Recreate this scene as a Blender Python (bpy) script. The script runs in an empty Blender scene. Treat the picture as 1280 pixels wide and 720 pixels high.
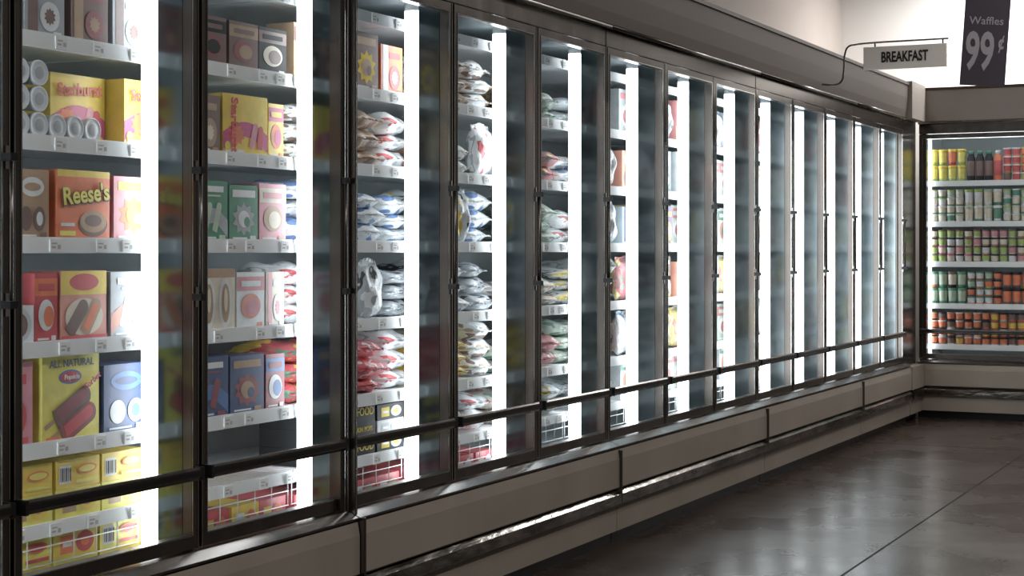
import bpy, bmesh, math, random
from mathutils import Vector, Matrix, Euler
random.seed(7)
scene = bpy.context.scene
COL = scene.collection
scene.view_settings.view_transform = 'Standard'

# ------------------------------------------------------------------ materials
def mat(name, col, rough=0.5, metal=0.0, emis=None, estr=0.0, coat=0.0):
    m = bpy.data.materials.new(name); m.use_nodes = True
    b = m.node_tree.nodes['Principled BSDF']
    b.inputs['Base Color'].default_value = (*col, 1)
    b.inputs['Roughness'].default_value = rough
    b.inputs['Metallic'].default_value = metal
    if coat: b.inputs['Coat Weight'].default_value = coat
    if emis:
        b.inputs['Emission Color'].default_value = (*emis, 1)
        b.inputs['Emission Strength'].default_value = estr
    return m

def noisy(m, scale=8, amt=0.25, rough_var=0.1, stretch=(1,1,1), bump=0):
    nt = m.node_tree; b = nt.nodes['Principled BSDF']
    tc = nt.nodes.new('ShaderNodeTexCoord'); mp = nt.nodes.new('ShaderNodeMapping')
    mp.inputs['Scale'].default_value = stretch
    n = nt.nodes.new('ShaderNodeTexNoise'); n.inputs['Scale'].default_value = scale; n.inputs['Detail'].default_value = 5
    nt.links.new(tc.outputs['Object'], mp.inputs[0]); nt.links.new(mp.outputs[0], n.inputs['Vector'])
    c = b.inputs['Base Color'].default_value[:3]
    r = nt.nodes.new('ShaderNodeValToRGB')
    r.color_ramp.elements[0].position = .3; r.color_ramp.elements[1].position = .7
    r.color_ramp.elements[0].color = (*[v*(1-amt) for v in c], 1)
    r.color_ramp.elements[1].color = (*[min(1, v*(1+amt)) for v in c], 1)
    nt.links.new(n.outputs['Fac'], r.inputs[0]); nt.links.new(r.outputs[0], b.inputs['Base Color'])
    if rough_var:
        mr = nt.nodes.new('ShaderNodeMapRange')
        ro = b.inputs['Roughness'].default_value
        mr.inputs['To Min'].default_value = max(0.02, ro-rough_var); mr.inputs['To Max'].default_value = ro+rough_var
        nt.links.new(n.outputs['Fac'], mr.inputs['Value']); nt.links.new(mr.outputs[0], b.inputs['Roughness'])
    if bump:
        bp = nt.nodes.new('ShaderNodeBump'); bp.inputs['Strength'].default_value = bump; bp.inputs['Distance'].default_value = .01
        nt.links.new(n.outputs['Fac'], bp.inputs['Height']); nt.links.new(bp.outputs[0], b.inputs['Normal'])
    return m

M = {}
M['bronze'] = noisy(mat('dark_bronze_metal', (.20,.178,.163), .23, .9), 14, .15, .06, (1,1,.2))
M['mullion'] = noisy(mat('dark_mirror_metal', (.235,.275,.29), .15, 1.0), 5, .25, .05, (1,1,.3))
M['black'] = mat('black_plastic', (.018,.018,.019), .28)
M['chrome'] = mat('chrome', (.78,.76,.73), .12, 1.0)
M['steel'] = noisy(mat('polished_steel', (.33,.31,.29), .18, 1.0), 7, .5, .1, (3,1,3), .6)
M['taupe'] = noisy(mat('taupe_painted_metal', (.42,.37,.315), .5), 2.5, .08, .08)
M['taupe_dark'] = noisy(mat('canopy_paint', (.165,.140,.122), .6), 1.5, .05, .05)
M['taupe_end'] = noisy(mat('end_canopy_paint', (.34,.30,.27), .55), 1.5, .05, .05)
M['brown'] = mat('brown_trim', (.08,.05,.035), .5)
M['joint'] = mat('dark_taupe_joint', (.08,.07,.06), .5)
M['white'] = mat('white_enamel', (.84,.88,.90), .4)
M['rail'] = mat('white_price_channel', (.84,.88,.90), .3)
M['back'] = noisy(mat('interior_liner', (.56,.62,.64), .5), 3, .12, .1)
M['tag'] = mat('paper_tag', (.88,.90,.89), .6)
M['tagink'] = mat('tag_ink', (.5,.52,.55), .6)
M['lamp'] = mat('lamp_diffuser', (.9,.95,1), .4, 0, (.90,.965,1.0), 5.7)
M['lampdim'] = mat('lamp_diffuser_cooler', (.9,.95,1), .4, 0, (.95,.975,1.0), 3.6)
M['signgrey'] = noisy(mat('sign_grey', (.84,.79,.72), .5), 4, .05, .05)
M['signdark'] = mat('sign_dark_violet', (.06,.05,.068), .5)
M['signtext'] = mat('sign_grey_lettering', (.42,.39,.43), .5)
M['ink'] = mat('black_ink', (.015,.015,.015), .5)
M['wall'] = noisy(mat('cream_wall_paint', (.88,.86,.83), .8), 2, .02, 0)
M['wallside'] = noisy(mat('warm_grey_wall_paint', (.60,.53,.49), .8), 2, .04, 0)
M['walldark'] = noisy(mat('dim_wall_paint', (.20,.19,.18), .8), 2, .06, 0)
M['ceil'] = noisy(mat('ceiling_paint', (.4,.39,.38), .9), 2, .05, 0)
def C(name, c, rough=.4, coat=.3): 
    if name not in M: M[name] = mat(name, c, rough, coat=coat)
    return M[name]
PAL = dict(yellow=(.85,.62,.03), lemon=(.85,.76,.10), orange=(.84,.18,.02), red=(.62,.03,.03), darkred=(.28,.02,.02), magenta=(.6,.04,.2),
  pink=(.72,.28,.33), salmon=(.75,.30,.20), cream=(.78,.70,.55), white=(.8,.82,.82), brown=(.16,.06,.03), tan=(.45,.27,.13),
  green=(.05,.25,.12), lime=(.4,.55,.1), navy=(.02,.04,.16), blue=(.06,.16,.42), teal=(.05,.3,.3), grey=(.38,.4,.42),
  silver=(.6,.63,.66), black=(.02,.02,.022), gold=(.80,.60,.04), purple=(.2,.06,.25), paleblue=(.5,.62,.7), palegreen=(.5,.62,.45))
for k,(r_,g_,b_) in list(PAL.items()):   # print colours paled toward blue, painting in the milky haze of door glass
    f=.02 if k in('black','gold') else .13
    PAL[k]=(r_*(1-f)+f*.75, g_*(1-f)+f*.9, b_*(1-f)+f*1.0)
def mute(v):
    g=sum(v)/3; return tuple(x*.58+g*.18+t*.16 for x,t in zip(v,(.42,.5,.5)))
for k, v in list(PAL.items()):
    noisy(C('print_'+k, v, .6 if k in ('black','gold') else .45, 0 if k in ('black','gold') else .15), 18, .10, 0)
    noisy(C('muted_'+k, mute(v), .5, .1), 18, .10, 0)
MUTE=False
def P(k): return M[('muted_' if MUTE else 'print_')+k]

def bag_mat(name, c1, c2, c3, seed):
    m = mat(name, c1, .35, coat=.25); nt = m.node_tree; b = nt.nodes['Principled BSDF']
    N = nt.nodes.new; L = nt.links.new
    tc = N('ShaderNodeTexCoord'); mp = N('ShaderNodeMapping'); mp.inputs['Location'].default_value = (seed*1.7, seed*.9, seed)
    n = N('ShaderNodeTexNoise'); n.inputs['Scale'].default_value = 2.6; n.inputs['Detail'].default_value = 1.5
    L(tc.outputs['Generated'], mp.inputs[0]); L(mp.outputs[0], n.inputs['Vector'])
    r = N('ShaderNodeValToRGB'); r.color_ramp.interpolation = 'CONSTANT'
    e = r.color_ramp.elements; e[0].position = 0; e[0].color = (*c2,1); e[1].position = .40; e[1].color = (*c1,1)
    x = e.new(.59); x.color = (*c3,1); y = e.new(.66); y.color = (*c1,1)
    L(n.outputs['Fac'], r.inputs[0]); L(r.outputs[0], b.inputs['Base Color'])
    n2 = N('ShaderNodeTexNoise'); n2.inputs['Scale'].default_value = 9; n2.inputs['Detail'].default_value = 4
    L(tc.outputs['Generated'], n2.inputs['Vector'])
    bp = N('ShaderNodeBump'); bp.inputs['Strength'].default_value = .5; bp.inputs['Distance'].default_value = .02
    L(n2.outputs['Fac'], bp.inputs['Height']); L(bp.outputs[0], b.inputs['Normal'])
    return m

# ------------------------------------------------------------------ mesh builder
class MB:
    def __init__(s): s.v=[]; s.f=[]; s.m=[]; s.mats=[]; s.smooth=[]
    def mi(s, m):
        if m not in s.mats: s.mats.append(m)
        return s.mats.index(m)
    def box(s, a, b, m):
        x0,y0,z0=a; x1,y1,z1=b; o=len(s.v)
        s.v += [(x0,y0,z0),(x1,y0,z0),(x1,y1,z0),(x0,y1,z0),(x0,y0,z1),(x1,y0,z1),(x1,y1,z1),(x0,y1,z1)]
        for q in [(0,3,2,1),(4,5,6,7),(0,1,5,4),(1,2,6,5),(2,3,7,6),(3,0,4,7)]:
            s.f.append(tuple(o+i for i in q)); s.m.append(s.mi(m)); s.smooth.append(False)
        return s
    def poly(s, pts, m):
        o=len(s.v); s.v+=pts; s.f.append(tuple(range(o,o+len(pts)))); s.m.append(s.mi(m)); s.smooth.append(False)
        return s
    def prism(s, prof, y0, y1, m):   # profile in (x,z), extruded along y
        o=len(s.v); n=len(prof)
        s.v += [(x,y0,z) for x,z in prof]+[(x,y1,z) for x,z in prof]
        for i in range(n):
            j=(i+1)%n; s.f.append((o+i,o+j,o+n+j,o+n+i)); s.m.append(s.mi(m)); s.smooth.append(False)
        s.f.append(tuple(o+i for i in range(n))[::-1]); s.m.append(s.mi(m)); s.smooth.append(False)
        s.f.append(tuple(o+n+i for i in range(n))); s.m.append(s.mi(m)); s.smooth.append(False)
        return s
    def lathe(s, prof, mlist, seg=16, c=(0,0)):
        o=len(s.v); n=len(prof)
        for r,z in prof:
            for k in range(seg):
                a=2*math.pi*k/seg; s.v.append((c[0]+r*math.cos(a), c[1]+r*math.sin(a), z))
        for i in range(n-1):
            for k in range(seg):
                k2=(k+1)%seg
                s.f.append((o+i*seg+k,o+i*seg+k2,o+(i+1)*seg+k2,o+(i+1)*seg+k)); s.m.append(s.mi(mlist[i])); s.smooth.append(True)
        s.f.append(tuple(o+k for k in range(seg))[::-1]); s.m.append(s.mi(mlist[0])); s.smooth.append(False)
        s.f.append(tuple(o+(n-1)*seg+k for k in range(seg))); s.m.append(s.mi(mlist[-1])); s.smooth.append(False)
        return s
    def tube(s, p, q, r, m, seg=8):
        p=Vector(p); q=Vector(q); d=(q-p).normalized()
        u=d.orthogonal().normalized(); w=d.cross(u); o=len(s.v)
        for c in (p,q):
            for k in range(seg):
                a=2*math.pi*k/seg; s.v.append(tuple(c+u*r*math.cos(a)+w*r*math.sin(a)))
        for k in range(seg):
            k2=(k+1)%seg; s.f.append((o+k,o+k2,o+seg+k2,o+seg+k)); s.m.append(s.mi(m)); s.smooth.append(True)
        s.f.append(tuple(o+k for k in range(seg))[::-1]); s.m.append(s.mi(m)); s.smooth.append(False)
        s.f.append(tuple(o+seg+k for k in range(seg))); s.m.append(s.mi(m)); s.smooth.append(False)
        return s
    def mesh(s, name):
        me=bpy.data.meshes.new(name); me.from_pydata(s.v,[],s.f)
        for m in s.mats: me.materials.append(m)
        for p,mi,sm in zip(me.polygons,s.m,s.smooth): p.material_index=mi; p.use_smooth=sm
        me.update(); return me

def obj(name, me, parent=None, loc=(0,0,0), rot=(0,0,0), bevel=0):
    o=bpy.data.objects.new(name, me); COL.objects.link(o)
    o.location=loc; o.rotation_euler=rot
    if parent: o.parent=parent
    if bevel:
        b=o.modifiers.new('bevel','BEVEL'); b.width=bevel; b.segments=2; b.limit_method='ANGLE'
    return o
def tag(o, label, cat, group=None, kind=None):
    o['label']=label; o['category']=cat
    if group: o['group']=group
    if kind: o['kind']=kind
    return o

TXT={}
def text_mesh(body, size, m, bold=0.0, ext=.0008, shear=0.0, rot=0.0):
    key=(body,size,m.name,bold,shear,rot)
    if key in TXT: return TXT[key]
    cu=bpy.data.curves.new('lettering','FONT'); cu.body=body; cu.size=size; cu.align_x='CENTER'; cu.align_y='CENTER'
    cu.extrude=ext; cu.offset=bold; cu.shear=shear; cu.resolution_u=3
    o=bpy.data.objects.new('tmp',cu); COL.objects.link(o)
    dg=bpy.context.evaluated_depsgraph_get(); dg.update()
    me=bpy.data.meshes.new_from_object(o.evaluated_get(dg)); me.name='lettering'
    bpy.data.objects.remove(o)
    ca,sa=math.cos(rot),math.sin(rot)
    for v in me.vertices:
        x,y,z=v.co; x,y=x*ca-y*sa, x*sa+y*ca
        v.co=(z,x,y)
    me.materials.clear(); me.materials.append(m); me.update()
    TXT[key]=me; return me

# ------------------------------------------------------------------ room
def structure(name, a, b, m):
    o=obj(name, MB().box(a,b,m).mesh(name)); o['kind']='structure'
    o['label']=name.replace('_',' ')+' of the shop aisle'; return o
fl = bpy.data.materials.new('polished_concrete'); fl.use_nodes=True
nt=fl.node_tree; b=nt.nodes['Principled BSDF']; N=nt.nodes.new; L=nt.links.new
tc=N('ShaderNodeTexCoord'); n1=N('ShaderNodeTexNoise'); n1.inputs['Scale'].default_value=1.1; n1.inputs['Detail'].default_value=7; n1.inputs['Roughness'].default_value=.6
L(tc.outputs['Object'], n1.inputs['Vector'])
r=N('ShaderNodeValToRGB'); r.color_ramp.elements[0].position=.3; r.color_ramp.elements[0].color=(.024,.016,.012,1)
r.color_ramp.elements[1].position=.75; r.color_ramp.elements[1].color=(.066,.048,.039,1); L(n1.outputs['Fac'], r.inputs[0])
sx=N('ShaderNodeSeparateXYZ'); L(tc.outputs['Object'], sx.inputs[0])
def joint(axis, off, period):
    a=N('ShaderNodeMath'); a.operation='SUBTRACT'; L(sx.outputs[axis], a.inputs[0]); a.inputs[1].default_value=off
    m=N('ShaderNodeMath'); m.operation='PINGPONG'; L(a.outputs[0], m.inputs[0]); m.inputs[1].default_value=period/2
    c=N('ShaderNodeMath'); c.operation='LESS_THAN'; L(m.outputs[0], c.inputs[0]); c.inputs[1].default_value=.0065
    return c
j1=joint(0,1.2,4.0); j2=joint(1,5.2,6.5)
mxm=N('ShaderNodeMath'); mxm.operation='MAXIMUM'; L(j1.outputs[0],mxm.inputs[0]); L(j2.outputs[0],mxm.inputs[1])
mc=N('ShaderNodeMix'); mc.data_type='RGBA'; L(mxm.outputs[0], mc.inputs[0]); L(r.outputs[0], mc.inputs[6]); mc.inputs[7].default_value=(.006,.005,.005,1)
L(mc.outputs[2], b.inputs['Base Color'])
mr=N('ShaderNodeMapRange'); mr.inputs['From Min'].default_value=.3; mr.inputs['From Max'].default_value=.7; mr.inputs['To Min'].default_value=.20; mr.inputs['To Max'].default_value=.36; L(n1.outputs['Fac'], mr.inputs['Value'])
ad=N('ShaderNodeMath'); ad.operation='MULTIPLY_ADD'; L(mxm.outputs[0], ad.inputs[0]); ad.inputs[1].default_value=.5; L(mr.outputs[0], ad.inputs[2]); L(ad.outputs[0], b.inputs['Roughness'])
n4=N('ShaderNodeTexNoise'); n4.inputs['Scale'].default_value=2.6; n4.inputs['Detail'].default_value=5; L(tc.outputs['Object'], n4.inputs['Vector'])
sp0=N('ShaderNodeMapRange'); sp0.inputs['From Min'].default_value=.35; sp0.inputs['From Max'].default_value=.65; sp0.inputs['To Min'].default_value=.16; sp0.inputs['To Max'].default_value=.36; L(n4.outputs['Fac'], sp0.inputs['Value'])
L(sp0.outputs[0], b.inputs['Specular IOR Level'])
b.inputs['Specular Tint'].default_value=(1,.93,.87,1)
n3=N('ShaderNodeTexNoise'); n3.inputs['Scale'].default_value=3; n3.inputs['Detail'].default_value=2; L(tc.outputs['Object'], n3.inputs['Vector'])
bp=N('ShaderNodeBump'); bp.inputs['Strength'].default_value=.04; bp.inputs['Distance'].default_value=.02; L(n3.outputs['Fac'], bp.inputs['Height']); L(bp.outputs[0], b.inputs['Normal'])
structure('floor',(-1.1,-3,-.1),(7,14.95,0),fl)
structure('wall_left',(-1.05,-3,0),(-.9,14.8,3.9),M['wallside'])
structure('wall_end',(-1.05,14.65,0),(7,14.8,3.9),M['wall'])
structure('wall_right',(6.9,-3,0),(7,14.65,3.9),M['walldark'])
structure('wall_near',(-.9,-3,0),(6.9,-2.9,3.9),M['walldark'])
structure('ceiling',(-1.05,-3,3.9),(7,14.8,4.0),M['ceil'])

# ------------------------------------------------------------------ glazed cases
ZB, ZT = .485, 2.34
SHELVES=[.60,.83,1.115,1.41,1.70,1.99,2.28]

def build_case(origin, rot, ms, shelves, lampmat, label, tags=False, first=True, last=True, hlight=False, row=True, seam=.004, joint_front=False, post=0):
    e=bpy.data.objects.new('glass_door_freezer_case',None); COL.objects.link(e); e.location=origin; e.rotation_euler=(0,0,rot)
    e.empty_display_size=.3
    tag(e,label,'display freezer',group='glass door cases')
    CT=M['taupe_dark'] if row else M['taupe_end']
    y0,y1=ms[0]+seam, ms[-1]-seam
    b=MB()
    b.box((-.86,y0,.30),(-.80,y1,2.42),M['back'])
    b.box((-.86,y0,2.36),(-.05,y1,2.44),M['back'])
    b.box((-.80,y0,.33),(-.05,y1,.39),M['white'])
    b.box((-.86,y0,.0),(-.0,y1,.33),M['black'])
    if first: b.box((-.80,y0,.39),(-.04,y0+.02,2.36),M['white'])
    if last: b.box((-.80,y1-.02,.39),(-.04,y1,2.36),M['white'])
    obj('cabinet_body',b.mesh('cabinet_body'),e)
    obj('header_frame',MB().box((-.05,y0,ZT+.005),(-.005,y1,2.44),M['bronze']).mesh('header_frame'),e,bevel=.003)
    b=MB()
    b.prism([(-.05,.39),(.02,.39),(.02,.44),(.062,.452),(.062,.460),(.02,.48),(-.05,.48)],y0,y1,M['bronze'])
    obj('door_sill',b.mesh('door_sill'),e)
    b=MB()
    b.prism([(-.05,2.44),(.020,2.44),(.030,2.50),(.038,2.60),(.040,2.70),(-.05,2.70)],ms[0],ms[-1],CT)
    obj('canopy_panel',b.mesh('canopy_panel'),e)
    obj('canopy_cap',MB().box((-.06,ms[0],2.70),(.050,ms[-1],2.722),M['brown']).mesh('canopy_cap'),e)
    obj('canopy_rail',MB().tube((.022,y0,2.435),(.022,y1,2.435),.011,M['bronze'],10).mesh('canopy_rail'),e)
    b=MB(); b.prism([(0,.445),(.058,.445),(.066,.40),(.066,.268),(.055,.26),(0,.26)],y0,y1,M['taupe'])
    obj('base_panel',b.mesh('base_panel'),e)
    b=MB(); b.prism([(.0,.25),(.056,.252),(.076,.236),(.078,.192),(.06,.18),(0,.18)],y0,y1,M['steel'])
    obj('bumper_strip',b.mesh('bumper_strip'),e)
    b=MB(); b.box((0,y0,.06),(.05,y1,.178),M['taupe'])
    obj('kick_plate',b.mesh('kick_plate'),e)
    obj('base_recess',MB().box((0,y0,0),(.0201,y1,.058),M['black']).mesh('base_recess'),e)
    if joint_front:
        obj('joint_strip',MB().box((.05,.0005,.19),(.0785,.0035,.44),M['joint']).mesh('joint_strip'),e)
    if post==1:
        b2=MB()
        b2.box((.016,.001,.0),(.045,.016,2.43),M['bronze'])
        b2.box((.045,.001,.0),(.082,.014,.46),M['bronze'])
        b2.box((.045,.001,.46),(.048,.005,2.43),M['chrome'])
        obj('cover_post',b2.mesh('cover_post'),e,bevel=.002)
    if post==2:
        b2=MB(); y=ms[-1]
        b2.box((.003,y-.046,.48),(.016,y-.003,2.43),M['bronze'])
        b2.box((.016,y-.030,.48),(.022,y-.026,2.43),M['chrome'])
        obj('cover_post',b2.mesh('cover_post'),e,bevel=.002)
    for i,m in enumerate(ms):
        lastm = (i==len(ms)-1)
        if (lastm and not last): continue
        R=.035
        ym=m+(.037 if i==0 else 0)-(.037 if lastm else 0)
        b=MB()
        b.box((-.142,ym-.021,ZB-.05),(-.05,ym+.021,ZT+.01),M['mullion'])
        b.box((-.05,ym-.019,ZB),(-.036,ym+.019,ZT+.003),M['bronze'])
        obj('mullion',b.mesh('mullion'),e)
        xl=-.143-R
        b=MB(); b.tube((xl,ym,ZB+.0),(xl,ym,ZT-.02),R,lampmat,20)
        lp=obj('lamp_tube',b.mesh('lamp_tube'),e)
        obj('lamp_end_cap',MB().tube((xl,ym,ZB-.04),(xl,ym,ZB),R,M['white'],16).mesh('lamp_end_cap'),lp)
        obj('lamp_end_cap',MB().tube((xl,ym,ZT-.02),(xl,ym,ZT+.015),R,M['white'],16).mesh('lamp_end_cap'),lp)
    for i in range(len(ms)-1):
        a,c=ms[i]+.007, ms[i+1]-.007
        s=.030
        b=MB()
        for (p,q) in [((-.035,a,ZB),(0,a+s,ZT)),((-.035,c-s,ZB),(0,c,ZT)),((-.035,a+s,ZB),(0,c-s,ZB+.042)),((-.035,a+s,ZT-.035),(0,c-s,ZT))]:
            b.box(p,q,M['bronze'])
        g=.0045
        for (p,q) in [((-.002,a+s-g,ZB+.04),(.002,a+s,ZT-.033)),((-.002,c-s,ZB+.04),(.002,c-s+g,ZT-.033)),((-.002,a+s,ZB+.038),(.002,c-s,ZB+.042)),((-.002,a+s,ZT-.035),(.002,c-s,ZT-.031)),
                      ((-.002,a,ZB),(.002,a+g,ZT)),((-.002,c-g,ZB),(.002,c,ZT))]:
            b.box(p,q,M['chrome'])
        d=obj('door',b.mesh('door'),e)
        d['label']='bronze metal framed glass freezer door'
        hy=c-.015
        b=MB(); b.tube((.020,hy,1.235),(.020,hy,1.625),.005,M['bronze'],10)
        for z in (1.24,1.62):
            b.box((.0,hy-.018,z-.010),(.034,hy+.010,z+.010),M['black'])
            b.box((.0,hy-.006,z-.03),(.006,hy+.006,z+.03),M['chrome'])
        obj('door_handle',b.mesh('door_handle'),d)
        b=MB(); zc=.712
        b.prism([(.016,zc-.019),(.024,zc-.019),(.030,zc-.011),(.030,zc+.013),(.024,zc+.019),(.016,zc+.019)],a+.012,c-.012,M['bronze'])
        b.box((.0,a+.010,zc-.020),(.0315,a+.022,zc+.020),M['black']); b.box((.0,c-.022,zc-.020),(.0315,c-.010,zc+.020),M['black'])
        b.box((.0302,a+.022,zc-.007),(.0312,c-.022,zc+.009),M['black'])
        obj('push_bar',b.mesh('push_bar'),d)
        for k,z in enumerate(shelves):
            b=MB(); wire=(k==0 and row)
            ya,yc=ms[i]+.008,ms[i+1]-.008
            if wire:
                b.box((-.235,ya,z-.006),(-.225,yc,z),M['white']); b.box((-.78,ya,z-.006),(-.77,yc,z),M['white'])
                nw=26
                for t in range(nw+1):
                    y=ya+.004+(yc-ya-.008)*t/nw
                    b.tube((-.77,y,z-.004),(-.225,y,z-.004),.0025,M['white'],5)
                for t in range(9):
                    y=ya+.004+(yc-ya-.008)*t/8
                    b.tube((-.226,y,z-.115),(-.226,y,z-.004),.002,M['white'],5)
                for zz in (z-.065,z-.115):
                    b.tube((-.226,ya,zz),(-.226,yc,zz),.0022,M['white'],5)
                b.prism([(-.218,z-.034),(-.205,z-.034),(-.212,z+.006),(-.222,z+.006)],ya,yc,M['rail'])
            else:
                b.box((-.78,ya,z-.014),(-.215,yc,z),M['white'])
                b.prism([(-.215,z-.038),(-.203,z-.038),(-.209,z+.008),(-.215,z+.008)],ya,yc,M['rail'])
            sh=obj('shelf',b.mesh('shelf'),e)
            if tags and k<7:
                nt_=5
                for t in range(nt_):
                    yy=ya+.05+(yc-ya-.1)*(t+random.uniform(-.25,.25))/(nt_-1)
                    b=MB(); b.box((-.2052,yy-.024,z-.034),(-.2000,yy+.024,z+.002),M['tag'])
                    b.box((-.1999,yy-.018,z-.012),(-.1996,yy+.004,z-.008),M['tagink']); b.box((-.1999,yy-.018,z-.024),(-.1996,yy-.002,z-.018),M['tagink'])
                    b.box((-.1999,yy+.006,z-.026),(-.1996,yy+.018,z-.014),M['tagink'])
                    obj('price_tag',b.mesh('price_tag'),sh)
    if hlight:
        b=MB(); b.tube((-.11,y0+.05,2.325),(-.11,y1-.05,2.325),.018,lampmat,12)
        obj('header_lamp',b.mesh('header_lamp'),e)
    return e

MU=[2.45,3.22,4.01,4.82,5.61,6.37,7.13,7.89,8.64,9.39,10.13,10.88,11.63,12.40,13.16]
cases=[(0,3),(3,6),(6,9),(9,12),(12,14)]
for ci,(a,bb) in enumerate(cases):
    ms=[m-MU[a] for m in MU[a:bb+1]]
    build_case((0,MU[a],0),0,ms,SHELVES,M['lamp'],
        'upright freezer case with bronze framed glass doors and white light tubes',tags=(ci<2),first=(ci==0),last=(ci==4),joint_front=(ci>1),post={0:2,1:1}.get(ci,0))
END_SH=[.59,.93,1.28,1.616,1.954]
build_case((0.0,13.70,0),-math.pi/2,[0,1.25,2.5],END_SH,M['lampdim'],
    'chilled drinks case with a wide glass door at the aisle end',first=True,last=True,hlight=True,row=False)

# corner filler
e=bpy.data.objects.new('corner_filler',None); COL.objects.link(e); e.location=(0,13.2,0)
tag(e,'dark bronze corner filler joining the freezer row and end case','corner panel')
b=MB(); b.box((-.6,.0,.0),(-.01,.45,2.70),M['bronze'])
obj('corner_post',b.mesh('corner_post'),e,bevel=.004)
b=MB(); b.box((-.01,.0,.26),(.066,.42,.445),M['taupe']); obj('base_panel',b.mesh('base_panel'),e)
b=MB(); b.box((-.01,.0,.06),(.05,.42,.178),M['taupe']); obj('kick_plate',b.mesh('kick_plate'),e)
b=MB(); b.box((-.01,.0,.187),(.078,.41,.25),M['steel']); obj('bumper_strip',b.mesh('bumper_strip'),e)
b=MB(); b.box((-.01,-.03,2.44),(.07,.44,2.735),M['taupe_end']); obj('canopy_block',b.mesh('canopy_block'),e)

# ------------------------------------------------------------------ products
def box_mesh(name,w,h,d,base,art=(),side=None):
    b=MB(); b.box((-d,-w/2,0),(0,w/2,h),base)
    for i,a in enumerate(art):
        x=.0008+.0005*i; sh,cy,cz,aw,ah,m=a[:6]; rot=a[6] if len(a)>6 else 0
        cr,sr=math.cos(rot),math.sin(rot)
        if sh=='r': pts=[(-aw/2,-ah/2),(aw/2,-ah/2),(aw/2,ah/2),(-aw/2,ah/2)]
        elif sh=='e': pts=[(aw/2*math.cos(t*math.pi/12),ah/2*math.sin(t*math.pi/12)) for t in range(24)]
        elif sh=='bar':
            R=aw/2; pts=[(-R,-ah/2)]+[(R,-ah/2)]+[(R*math.cos(t*math.pi/8),ah/2-R+R*math.sin(t*math.pi/8)) for t in range(9)]
        elif sh=='burst':
            pts=[((aw/2 if t%2 else aw*.36)*math.cos(t*math.pi/10),(ah/2 if t%2 else ah*.36)*math.sin(t*math.pi/10)) for t in range(20)]
        elif sh=='swoosh':
            n=10; pts=[(-aw/2+aw*t/n, -ah/2+ah*.5*math.sin(t/n*math.pi)) for t in range(n+1)]+[(aw/2-aw*t/n, ah*.1+ah*.4*math.sin((1-t/n)*math.pi)) for t in range(n+1)]
        b.poly([(x, cy+px*cr-pz*sr, cz+px*sr+pz*cr) for px,pz in pts], m)
    return b.mesh(name)

def put(name,me,loc,rotz=0,label='',cat='frozen food box',group='boxes on the freezer shelves',texts=(),tilt=0):
    o=obj(name,me,None,loc,(0,tilt,rotz)); tag(o,label,cat,group)
    for (body,size,m,cy,cz,bold,rot) in texts:
        obj('lettering',text_mesh(body,size,m,bold,.0006,0,rot),o,(.0075,cy,cz))
    return o
XF=-.235
S=SHELVES; DECK=.39
GB='dessert boxes on the freezer shelves'

star=box_mesh('candy_pops_box',.245,.205,.12,P('yellow'),[('swoosh',0,.065,.245,.10,P('magenta')),('burst',-.05,.07,.09,.08,P('orange')),('bar',.045,.07,.03,.09,P('pink'),-.3),('bar',.08,.065,.028,.08,P('red'),-.1),('r',-.06,.014,.1,.012,P('white')),('e',-.1,.03,.03,.03,P('lemon'))])
def put_star(y,z,rot=0,upright=False,dx=0):
    if upright: t=[('Starburst',.050,P('red'),-.07,.100,.0014,-math.pi/2)]
    else: t=[('Starburst',.053,P('red'),0,.160,.0010,.06)]
    put('frozen_pops_box',star,(XF+dx,y,z),rot,'yellow and pink frozen pops box with candy lettering',group=GB,texts=t)
put_star(3.825,S[4],.02,dx=-.075); put_star(4.08,S[4],dx=-.01); put_star(4.57,S[4],-.03,True)
reese=box_mesh('peanut_box',.235,.205,.12,P('orange'),[('r',0,.195,.235,.02,P('yellow')),('e',.04,.048,.13,.075,P('brown')),('e',.04,.055,.12,.065,P('tan')),('e',.04,.058,.075,.035,P('brown')),('r',-.075,.02,.07,.014,P('lemon')),('r',-.075,.045,.06,.01,P('white'))])
ob=put('frozen_dessert_box',reese,(XF,3.765,S[3]),.03,'orange frozen dessert box with yellow script lettering',group=GB,
        texts=[("Reese's",.070,P('brown'),.002,.132,.005,.1)])
obj('lettering',text_mesh("Reese's",.070,P('lemon'),.0018,.0006,0,.1),ob,(.0095,0,.134))
pops=box_mesh('sorbet_box',.25,.245,.13,P('lemon'),[('e',-.005,.182,.100,.042,P('blue')),('e',-.005,.182,.086,.031,P('red')),('r',-.085,.055,.07,.014,P('tan'),.45),('r',-.075,.015,.06,.014,P('tan'),.45),('bar',.005,.098,.060,.17,P('brown'),-1.12),('bar',.005,.104,.034,.145,P('darkred'),-1.12),('bar',.03,.050,.060,.165,P('darkred'),-1.12),('bar',.03,.054,.036,.135,P('red'),-1.12),('r',-.085,.010,.06,.008,P('orange'))])
put('frozen_sorbet_box',pops,(XF,3.71,S[1]),.03,'yellow sorbet bar box with red oval logo and bar picture',group=GB,
    texts=[('ALL NATURAL',.030,P('navy'),-.005,.222,.0004,0),('Popsicle',.020,P('white'),-.005,.182,.0003,0),('Sorbet',.028,P('magenta'),.088,.165,.0004,.5)])
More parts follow.
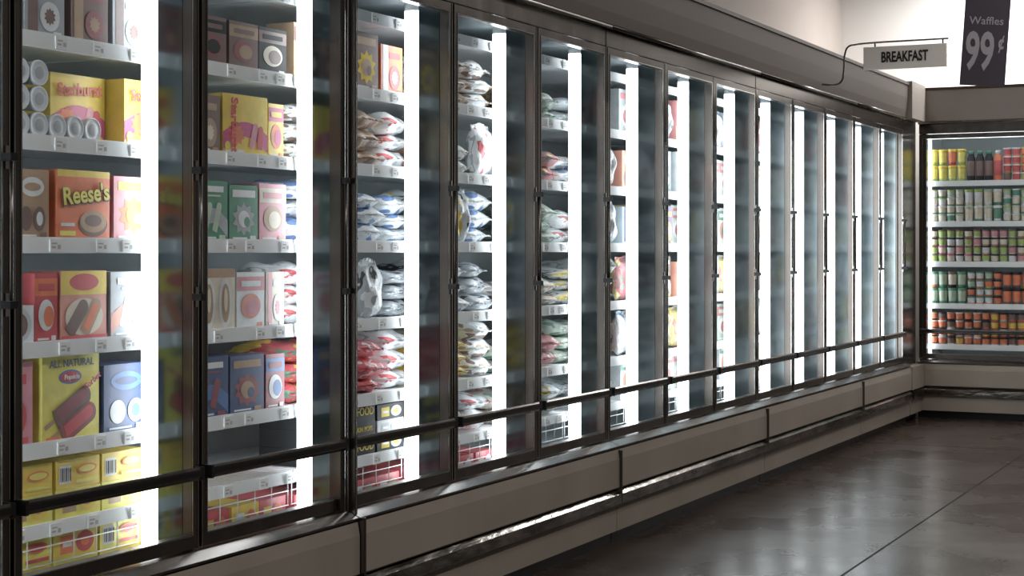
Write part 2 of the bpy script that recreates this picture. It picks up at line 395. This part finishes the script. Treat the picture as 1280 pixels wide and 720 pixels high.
def gbox(w,h,c1,c2,c3,style,d=.12):
    if style==0: art=[('r',0,h*.8,w,h*.25,P(c2)),('e',0,h*.4,w*.7,h*.45,P(c3)),('e',.01,h*.38,w*.45,h*.3,P(c2)),('r',0,h*.8,w*.7,h*.1,P(c1))]
    elif style==1: art=[('swoosh',0,h*.3,w,h*.5,P(c2)),('bar',-w*.15,h*.4,w*.16,h*.5,P(c3),-.3),('bar',w*.15,h*.4,w*.16,h*.5,P(c3),-.3),('r',0,h*.86,w*.7,h*.1,P('white')),('r',0,h*.75,w*.5,h*.03,P(c3))]
    elif style==2: art=[('e',0,h*.75,w*.7,h*.28,P(c2)),('e',0,h*.75,w*.5,h*.12,P(c1)),('e',-w*.2,h*.3,w*.35,h*.35,P(c3)),('e',w*.2,h*.3,w*.35,h*.35,P(c3)),('e',w*.2,h*.3,w*.2,h*.2,P(c2))]
    elif style==3: art=[('r',-w*.3,h*.5,w*.25,h,P(c2)),('r',w*.12,h*.8,w*.5,h*.12,P(c3)),('e',w*.12,h*.35,w*.5,h*.5,P(c3)),('burst',w*.12,h*.35,w*.3,h*.3,P(c2))]
    else: art=[('burst',0,h*.4,w*.8,h*.6,P(c2)),('r',0,h*.85,w*.8,h*.13,P(c3)),('e',0,h*.4,w*.4,h*.3,P(c3)),('e',w*.1,h*.35,w*.2,h*.18,P(c1))]
    art += [('r',-w*.15,h*.06,w*.5,h*.03,P('white')),('r',w*.3,h*.07,w*.2,h*.07,P(c3))]
    return box_mesh('printed_box',w,h,d,P(c1),art)
def pbox(y,z,w,h,c1,c2,c3,style,rot=None,texts=(),d=.12,grp=GB,cat='frozen food box',name='frozen_dessert_box'):
    me=gbox(w,h,c1,c2,c3,style,d)
    return put(name,me,(XF,y,z),random.uniform(-.03,.03) if rot is None else rot,
      f'{c1} printed carton with {c2} and {c3} artwork',cat,grp,texts)
R_=random.uniform
for y,c in ((3.42,('silver','brown','white')),(3.60,('grey','brown','white')),(3.79,('brown','tan','darkred')),(3.97,('grey','brown','silver'))):
    pbox(y,S[5],.16,.17,*c,3)
for y,c in ((4.2,('brown','tan','cream')),(4.38,('brown','black','darkred')),(4.56,('brown','tan','darkred')),(4.73,('black','brown','cream'))):
    pbox(y,S[5],.16,.16,*c,0)
tub=MB().lathe([(.031,0),(.0345,.052),(.0368,.054),(.0368,.064),(.033,.066),(.031,.0645),(.020,.0645),(.019,.065),(.004,.065)],[P('white'),P('silver'),P('silver'),P('white'),P('silver'),P('silver'),P('white'),P('grey')],24).mesh('small_tub')
for i_ in range(8):
    y=3.28+.075*i_
    for k in range(3 if i_<5 else 1):
        o=obj('ice_cream_cup',tub,None,(XF-.066,y,S[4]+.0372+.0742*k),(0,math.pi/2,0))
        tag(o,'small white and silver ice cream cup with round lid','ice cream cup','small ice cream cups')
pbox(4.242,S[4],.06,.19,'purple','white','gold',0,0)
pbox(4.355,S[4],.15,.19,'brown','cream','tan',3)
pbox(4.75,S[4],.09,.19,'yellow','magenta','orange',0,0)
pbox(3.41,S[3],.11,.20,'cream','white','black',3); pbox(3.55,S[3],.13,.20,'tan','white','brown',2)
pbox(3.99,S[3],.19,.195,'pink','orange','yellow',4)
pbox(4.195,S[3],.18,.19,'green','white','lime',0)
pbox(4.385,S[3],.17,.20,'green','grey','palegreen',1); pbox(4.56,S[3],.16,.19,'green','grey','white',4); pbox(4.73,S[3],.16,.2,'pink','cream','tan',0)
btub2=box_mesh('round_picture_box',.12,.11,.1,P('white'),[('e',0,.055,.1,.1,P('silver')),('e',0,.055,.07,.07,P('brown'))])
put('ice_cream_cup_pack',btub2,(XF+.005,3.49,S[2]),0,'white carton with a round chocolate dessert picture','ice cream pack',GB)
pbox(3.605,S[2],.09,.20,'red','orange','white',0); pbox(3.365,S[2],.12,.2,'red','cream','orange',0)
sal=box_mesh('strawberry_bar_box',.205,.205,.12,P('salmon'),[('r',0,.170,.205,.07,P('yellow')),('e',.0,.172,.13,.05,P('red')),('e',.0,.07,.17,.11,P('cream')),('bar',-.03,.07,.045,.12,P('brown'),-.7),('bar',.03,.07,.045,.12,P('tan'),-.6),('bar',.03,.07,.028,.09,P('orange'),-.6),('r',0,.008,.205,.016,P('red'))])
put('frozen_dessert_box',sal,(XF,3.765,S[2]),.03,'salmon and yellow box with dessert bar picture',group=GB)
pbox(3.98,S[2],.2,.2,'grey','salmon','white',1); pbox(4.19,S[2],.2,.2,'paleblue','white','navy',0)
whbar=box_mesh('vanilla_bar_box',.2,.205,.12,P('cream'),[('r',.0,.19,.2,.03,P('tan')),('e',-.045,.09,.07,.165,P('white')),('e',.045,.09,.07,.165,P('white')),('e',-.045,.09,.045,.13,P('tan')),('e',.045,.09,.045,.13,P('tan')),('e',-.045,.10,.02,.08,P('cream')),('e',.045,.10,.02,.08,P('cream'))])
put('frozen_dessert_box',whbar,(XF,4.41,S[2]),.0,'cream and tan box with two long oval bars pictured',group=GB)
pbox(4.60,S[2],.16,.19,'white','pink','salmon',0); pbox(4.745,S[2],.11,.19,'cream','pink','white',3)
pbox(3.45,S[1],.2,.235,'pink','lemon','red',3); pbox(3.955,S[1],.21,.205,'navy','blue','white',2); pbox(4.165,S[1],.19,.2,'navy','white','brown',0)
pbox(4.37,S[1],.2,.2,'navy','blue','darkred',1); pbox(4.58,S[1],.19,.195,'navy','darkred','tan',4); pbox(4.745,S[1],.11,.19,'darkred','blue','white',0)
def lay(y,z,w,h,c1,c2,c3,d=.2,rot=0,bar=False): 
    art=[('r',-w*.2,h*.5,w*.3,h*.6,P(c2)),('e',w*.2,h*.5,w*.4,h*.7,P(c3)),('r',-w*.2,h*.5,w*.2,h*.15,P('white')),('e',w*.2,h*.5,w*.2,h*.3,P(c2))]
    if bar:
        art=[('r',-w*.3,h*.5,w*.26,h*.62,P('white'))]+[('r',-w*.3+w*.24*(t/6-.42),h*.5,w*(.012+.012*(t%2)),h*.46,P('black')) for t in range(6)]+[('e',w*.18,h*.62,w*.45,h*.34,P(c2)),('e',w*.18,h*.62,w*.38,h*.24,P(c3)),('r',w*.18,h*.22,w*.5,h*.12,P(c3))]
    me=box_mesh('flat_carton',w,h,d,P(c1),art)
    put('flat_frozen_carton',me,(XF,y,z),rot,f'{c1} flat carton with {c2} and {c3} print','frozen food box','flat cartons on the lower rack')
for y,n in ((3.33,2),(3.535,2),(3.74,2),(3.94,2)):
    for k in range(n): lay(y,S[0]+.0005+k*.0857,.19,.085,['lemon','yellow'][k],['tan','orange'][k],['yellow','lemon'][k],rot=R_(-.02,.02),bar=(k+int(y*10))%2==0)
for k,y in enumerate((3.33,3.53,3.73,3.93)):
    lay(y,DECK+.0005,.19,.09,'yellow' if k%2 else 'lemon','red','orange',bar=(k%2==0)); lay(y,DECK+.0912,.19,.088,'lemon' if k%2 else 'yellow','orange','red',bar=(k%2==1))
for k,y in enumerate((4.23,4.40,4.57,4.73)): lay(y,DECK+.0005,.155,.13,['yellow','red','yellow','red'][k],['red','yellow','white','yellow'][k],'orange')

# --- bags
def bag_mesh(name,W,Lg,H,m,standing,seed):
    rnd=random.Random(seed); n=10; b=MB(); ph=[rnd.uniform(0,6.28) for _ in range(6)]
    top={};bot={}
    def pos(i,j,s):
        u=-1+2*i/n; v=-1+2*j/n
        prof=(max(0,1-abs(u)**2.6))**.55*(max(0,1-abs(v)**3.5))**.5
        wr=1+.20*math.sin(u*5+ph[0]+v*3)+.16*math.sin(v*7+ph[1]-u*2)
        t=H/2*prof*wr*s
        uu=u*Lg/2*(1-.05*abs(v)**2)*(1+.04*math.sin(v*4+ph[3])); vv=v*W/2*(1-.08*abs(u)**2+.03*math.sin(u*6+ph[2]))
        return (uu,vv,t)
    for s,dct in ((1,top),(-1,bot)):
        for i in range(n+1):
            for j in range(n+1):
                if s==-1 and (i in (0,n) or j in (0,n)): dct[i,j]=top[i,j]; continue
                p=pos(i,j,s)
                if standing: p=(p[2]-H*.5-.0, p[1], p[0]+Lg/2*1.04)
                else: p=(p[0]-Lg/2,p[1],max(p[2],-H*.42)+H*.42)
                dct[i,j]=len(b.v); b.v.append(p)
    for dct,fl in ((top,0),(bot,1)):
        for i in range(n):
            for j in range(n):
                q=(dct[i,j],dct[i+1,j],dct[i+1,j+1],dct[i,j+1])
                if fl ^ (1 if standing else 0): q=q[::-1]
                b.f.append(q); b.m.append(b.mi(m)); b.smooth.append(True)
    for i,sg in ((0,-1),(n,1)):
        o=len(b.v); ed=[top[i,j] for j in range(n+1)]
        for j in range(n+1):
            x,y,z=b.v[ed[j]]
            if standing: b.v.append((x+(.004 if j%2 else -.004), y, z+ (.014*sg if sg>0 else .0)))
            else: b.v.append((x+.014*sg, y, z+(.004 if j%2 else -.004)))
        for j in range(n):
            b.f.append((ed[j],ed[j+1],o+j+1,o+j)); b.m.append(b.mi(m)); b.smooth.append(False)
    return b.mesh(name)
BC={'white_red':('white','red','grey'),'white_blue':('white','blue','silver'),'silver_gold':('silver','gold','black'),'red_yellow':('red','yellow','green'),
    'brown_cream':('tan','brown','cream'),'green_white':('palegreen','green','white'),'yellow_red':('yellow','red','white'),'grey_white':('grey','white','black'),
    'white_brown':('white','brown','tan'),'cream_green':('cream','green','red'),'red_red':('red','darkred','white')}
BM={}; BMM={}
for i,(k,(a,b_,c)) in enumerate(BC.items()):
    mm=bag_mat('bag_film_'+k,PAL[a],PAL[b_],PAL[c],i+1)
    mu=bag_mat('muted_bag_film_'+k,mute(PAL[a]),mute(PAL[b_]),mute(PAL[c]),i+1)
    BM[k]=([bag_mesh('bag',.21,.27,.072,mm,False,i*5+s) for s in range(3)],[bag_mesh('bag',.18,.215,.08,mm,True,i*7+s) for s in range(2)])
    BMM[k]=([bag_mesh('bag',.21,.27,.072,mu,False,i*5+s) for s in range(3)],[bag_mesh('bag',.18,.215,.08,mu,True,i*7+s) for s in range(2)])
def bag_label(key): 
    p=key.split('_'); return p[0]+' and '+p[1] if p[0]!=p[1] else 'bright '+p[0]
def bags_lying(y,z,key,n,w=.21):
    zz=z+.0015
    for k in range(n):
        s=R_(.8,1.3)
        if zz+.062*s>z+.235: break
        o=obj('frozen_food_bag',random.choice((BMM if MUTE else BM)[key][0]),None,(XF-.02+R_(-.02,.015),y+R_(-.012,.012),zz),(0,0,R_(-.2,.2)))
        o.scale=(1,R_(.9,1),s); zz+=.0635*s
        tag(o,f"{bag_label(key)} plastic bag of frozen food lying stacked",'frozen food bag','frozen food bags on shelves')
def bag_stand(y,z,key):
    o=obj('frozen_food_bag',random.choice((BMM if MUTE else BM)[key][1]),None,(XF,y,z+.0005),(0,0,R_(-.1,.1)))
    tag(o,f"{bag_label(key)} plastic bag of frozen food standing upright",'frozen food bag','frozen food bags on shelves')

pbox(4.95,S[5],.18,.2,'tan','brown','cream',0); pbox(5.15,S[5],.18,.22,'gold','brown','cream',0); pbox(5.35,S[5],.17,.22,'brown','gold','tan',4); pbox(5.54,S[5],.17,.19,'orange','white','red',3)
def three(z,keys,n,ys):
    for y,k in zip(ys,keys):
        if random.random()<.15: bag_stand(y,z,k)
        else: bags_lying(y,z,k,n)
D3=(4.96,5.19,5.42,5.66)
three(S[4],('white_brown','brown_cream','brown_cream','white_red'),3,D3)
three(S[3],('white_blue','grey_white','white_blue','white_blue'),3,D3)
three(S[2],('white_red','white_red','grey_white','grey_white'),3,D3)
three(S[1],('red_yellow','red_red','red_red','white_red'),3,D3)
sea=box_mesh('seafood_box',.235,.066,.2,P('black'),[])
for y in (5.05,5.295):
    for k in range(3):
        tx2=['SEAFOOD','PUMPKIN POPS','SEAFOOD'][k]
        put('flat_frozen_carton',sea,(XF,y,S[0]+.0005+k*.0667),R_(-.012,.012),'black flat carton with gold lettering','frozen food box','flat cartons on the lower rack',
            texts=[(tx2,.026 if k==1 else .044,P('gold'),0,.033,.0002,0)])
for k in range(3): lay(5.53,S[0]+.0005+k*.0606,.2,.06,['black','silver','black'][k],['gold','grey','gold'][k],'grey')
for y in (4.95,5.14,5.33,5.51): lay(y,DECK+.0005,.17,.12,'red','white','tan')
D4=(5.90,6.13,6.36)
three(S[5],('white_red','brown_cream','white_brown'),3,D4)
three(S[4],('brown_cream','white_brown','white_red'),2,D4)
three(S[3],('silver_gold','silver_gold','white_blue'),3,D4)
three(S[2],('grey_white','white_blue','grey_white'),3,D4)
three(S[1],('yellow_red','yellow_red','white_brown'),3,D4)
three(S[0],('brown_cream','white_red','white_red'),2,D4)
for y in (5.76,5.95,6.14,6.33): lay(y,DECK+.0005,.17,.12,'red','cream','white')
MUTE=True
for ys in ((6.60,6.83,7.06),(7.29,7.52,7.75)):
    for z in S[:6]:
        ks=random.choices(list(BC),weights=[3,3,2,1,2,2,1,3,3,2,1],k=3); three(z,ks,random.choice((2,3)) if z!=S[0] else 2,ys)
protos=[]
cols=[('green','white','lime'),('red','yellow','white'),('white','blue','red'),('cream','brown','red'),('tan','green','white'),('white','green','orange'),
      ('brown','cream','gold'),('orange','white','brown'),('paleblue','navy','white'),('grey','white','red'),('palegreen','red','white'),('yellow','red','green'),('grey','white','green'),('purple','white','gold')]
for i,c in enumerate(cols): protos.append((c,gbox(.165,R_(.19,.235),*c,i%5)))
y=7.97
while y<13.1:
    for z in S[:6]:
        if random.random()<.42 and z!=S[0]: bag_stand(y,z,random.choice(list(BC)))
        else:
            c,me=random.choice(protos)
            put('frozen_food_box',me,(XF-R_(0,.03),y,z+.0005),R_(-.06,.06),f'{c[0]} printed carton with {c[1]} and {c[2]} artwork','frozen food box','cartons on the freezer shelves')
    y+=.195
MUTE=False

def bottle_mesh(body,label,cap,h=.255,r=.0345):
    pr=[(r*.9,0),(r,.006),(r,h*.18),(r*1.01,h*.185),(r*1.01,h*.66),(r,h*.665),(r*.96,h*.76),(r*.66,h*.86),(r*.64,h*.89),(r*.72,h*.895),(r*.72,h*.99),(r*.66,h)]
    ml=[P(body),P(body),P(label),P(label),P(label),P(body),P(body),P(body),P(cap),P(cap),P(cap)]
    return MB().lathe(pr,ml,16).mesh('bottle')
def carton_tub(body,label,cap,h=.136,r=.037):
    return MB().lathe([(r*.8,0),(r*.86,h*.2),(r*.95,h*.75),(r*.97,h*.83),(r*1.04,h*.84),(r*1.04,h*.97),(r,h)],[P(body),P(label),P(label),P(cap),P(cap),P(cap)],16).mesh('tub')
def small_tub(body,label,cap): return carton_tub(body,label,cap,.0675,.034)
rows=[
 (END_SH[0],'sss',[('orange','brown','black'),('brown','orange','white'),('black','orange','tan'),('orange','yellow','darkred'),('cream','brown','black'),('white','orange','black')]),
 (END_SH[1],'tst',[('green','palegreen','green'),('orange','white','green'),('brown','orange','black'),('yellow','orange','brown'),('black','cream','brown')]),
 (END_SH[2],'sss',[('cream','white','black'),('pink','cream','magenta'),('palegreen','lime','brown'),('cream','pink','brown'),('tan','cream','black'),('white','lime','darkred')]),
 (END_SH[3],'sts',[('white','cream','palegreen'),('white','palegreen','lime'),('cream','white','lime'),('white','green','white'),('green','cream','white')]),
 (END_SH[4],'tbs',[('lime','lemon','yellow'),('black','brown','green'),('orange','red','white'),('red','orange','yellow'),('yellow','lime','white')])]
BO={}
for ri,(z,kinds,pal) in enumerate(rows):
    xx=.072; k=0
    while xx<1.2:
        kind=kinds[(k//4)%len(kinds)]
        nst,hh={'b':(1,0),'t':(2,.1365),'s':(4,.068)}[kind]
        for st in range(nst):
            c=pal[min(len(pal)-1,int(k/3.2)%len(pal))] if (ri in (4,1) and random.random()<.7) else random.choice(pal)
            key=(kind,c)
            if key not in BO: BO[key]={'b':bottle_mesh,'t':carton_tub,'s':small_tub}[kind](*c)
            nm,wd={'b':('juice_bottle','drink bottle'),'t':('chilled_food_tub','round tub'),'s':('chilled_food_tub','small round tub')}[kind]
            o=obj(nm,BO[key],None,(xx,13.70+.26,z+.0005+st*hh),(0,0,R_(0,3)))
            tag(o,f'{c[0]} {wd} with {c[1]} label and {c[2]} lid',{'b':'bottle','t':'tub','s':'tub'}[kind],'drinks and tubs in the end case')
        nk=kinds[((k+1)//4)%len(kinds)]
        xx+={'b':.0725,'t':.0775,'s':.0715}[kind] if nk==kind else .077; k+=1

# ------------------------------------------------------------------ aisle sign
cu=bpy.data.curves.new('sign_bracket','CURVE'); cu.dimensions='3D'; cu.bevel_depth=.006; cu.bevel_resolution=3
pts=[(.03,10.7,2.485),(.125,10.7,2.48),(.16,10.7,2.50),(.175,10.7,2.56),(.185,10.7,2.68),(.205,10.7,2.725),(.25,10.7,2.737),(.86,10.7,2.745)]
sp=cu.splines.new('BEZIER'); sp.bezier_points.add(len(pts)-1)
e=bpy.data.objects.new('hanging_aisle_sign',None); COL.objects.link(e); e.location=(.58,10.7,2.64)
tag(e,'grey aisle sign reading BREAKFAST on a curved metal bracket','sign')
for p_,q in zip(sp.bezier_points,pts):
    p_.co=Vector(q)-Vector(e.location); p_.handle_left_type=p_.handle_right_type='AUTO'
cu.materials.append(M['bronze'])
o=bpy.data.objects.new('tmpc',cu); COL.objects.link(o)
dg=bpy.context.evaluated_depsgraph_get(); dg.update()
me=bpy.data.meshes.new_from_object(o.evaluated_get(dg)); bpy.data.objects.remove(o)
obj('sign_bracket',me,e)
b=MB(); b.box((-.27,-.012,-.075),(.27,.012,.075),M['signgrey'])
obj('sign_panel',b.mesh('sign_panel'),e,bevel=.003)
obj('sign_hanger',MB().box((-.2,-.003,.075),(-.19,.003,.106),M['bronze']).mesh('sign_hanger'),e)
obj('sign_hanger',MB().box((.24,-.003,.075),(.25,.003,.106),M['bronze']).mesh('sign_hanger'),e)
t=text_mesh('BREAKFAST',.095,M['ink'],.0024,.001)
o=obj('lettering',t,e,(0,-.0145,-.0),(0,0,-math.pi/2)); o.scale=(1,.62,1)

e=bpy.data.objects.new('hanging_price_sign',None); COL.objects.link(e); e.location=(1.22,10.0,2.64); e.rotation_euler=(0,math.radians(4),math.radians(12))
tag(e,'dark violet hanging price sign reading Waffles 99 cents','sign')
obj('sign_panel',MB().box((-.13,-.004,-.28),(.13,.004,.28),M['signdark']).mesh('sign_panel'),e)
def lt(body,size,x,z,bold,sy=1):
    o=obj('lettering',text_mesh(body,size,M['signtext'],bold,.0008),e,(x,-.0055,z),(0,0,-math.pi/2)); o.scale=(1,sy,1)
lt('99',.31,-.028,-.085,.008,.54); lt('¢',.12,.092,-.02,.003,.62); lt('Waffles',.065,0,.105,.0005)
obj('hanging_wire',MB().tube((-.1,0,.28),(-.1,0,1.25),.0015,M['steel'],6).mesh('hanging_wire'),e)
obj('hanging_wire',MB().tube((.1,0,.28),(.1,0,1.23),.0015,M['steel'],6).mesh('hanging_wire'),e)

# ------------------------------------------------------------------ lights
def area(name,loc,size,energy,col,rot=(0,0,0),sy=None):
    l=bpy.data.lights.new(name,'AREA'); l.energy=energy; l.color=col; l.size=size
    if sy: l.shape='RECTANGLE'; l.size_y=sy
    o=bpy.data.objects.new(name,l); COL.objects.link(o); o.location=loc; o.rotation_euler=rot
area('ceiling_light',(3.2,4.0,3.8),.4,80,(1,.94,.89),sy=6)
area('ceiling_light',(2.2,10.5,3.8),.5,55,(1,.94,.89),sy=3)
area('ceiling_light',(.8,13.9,3.8),1.4,75,(1,.975,.955),sy=.5)
w=bpy.data.worlds.new('world'); scene.world=w; w.use_nodes=True
w.node_tree.nodes['Background'].inputs[0].default_value=(.5,.52,.55,1); w.node_tree.nodes['Background'].inputs[1].default_value=.05

cam=bpy.data.cameras.new('camera'); co=bpy.data.objects.new('camera',cam); COL.objects.link(co)
co.location=(3.047,0,1.38); co.rotation_euler=(math.pi/2,0,math.atan(1020/2050))
cam.sensor_width=36; cam.lens=36*2050/1280; cam.shift_y=-47/1280; cam.clip_end=100
scene.camera=co
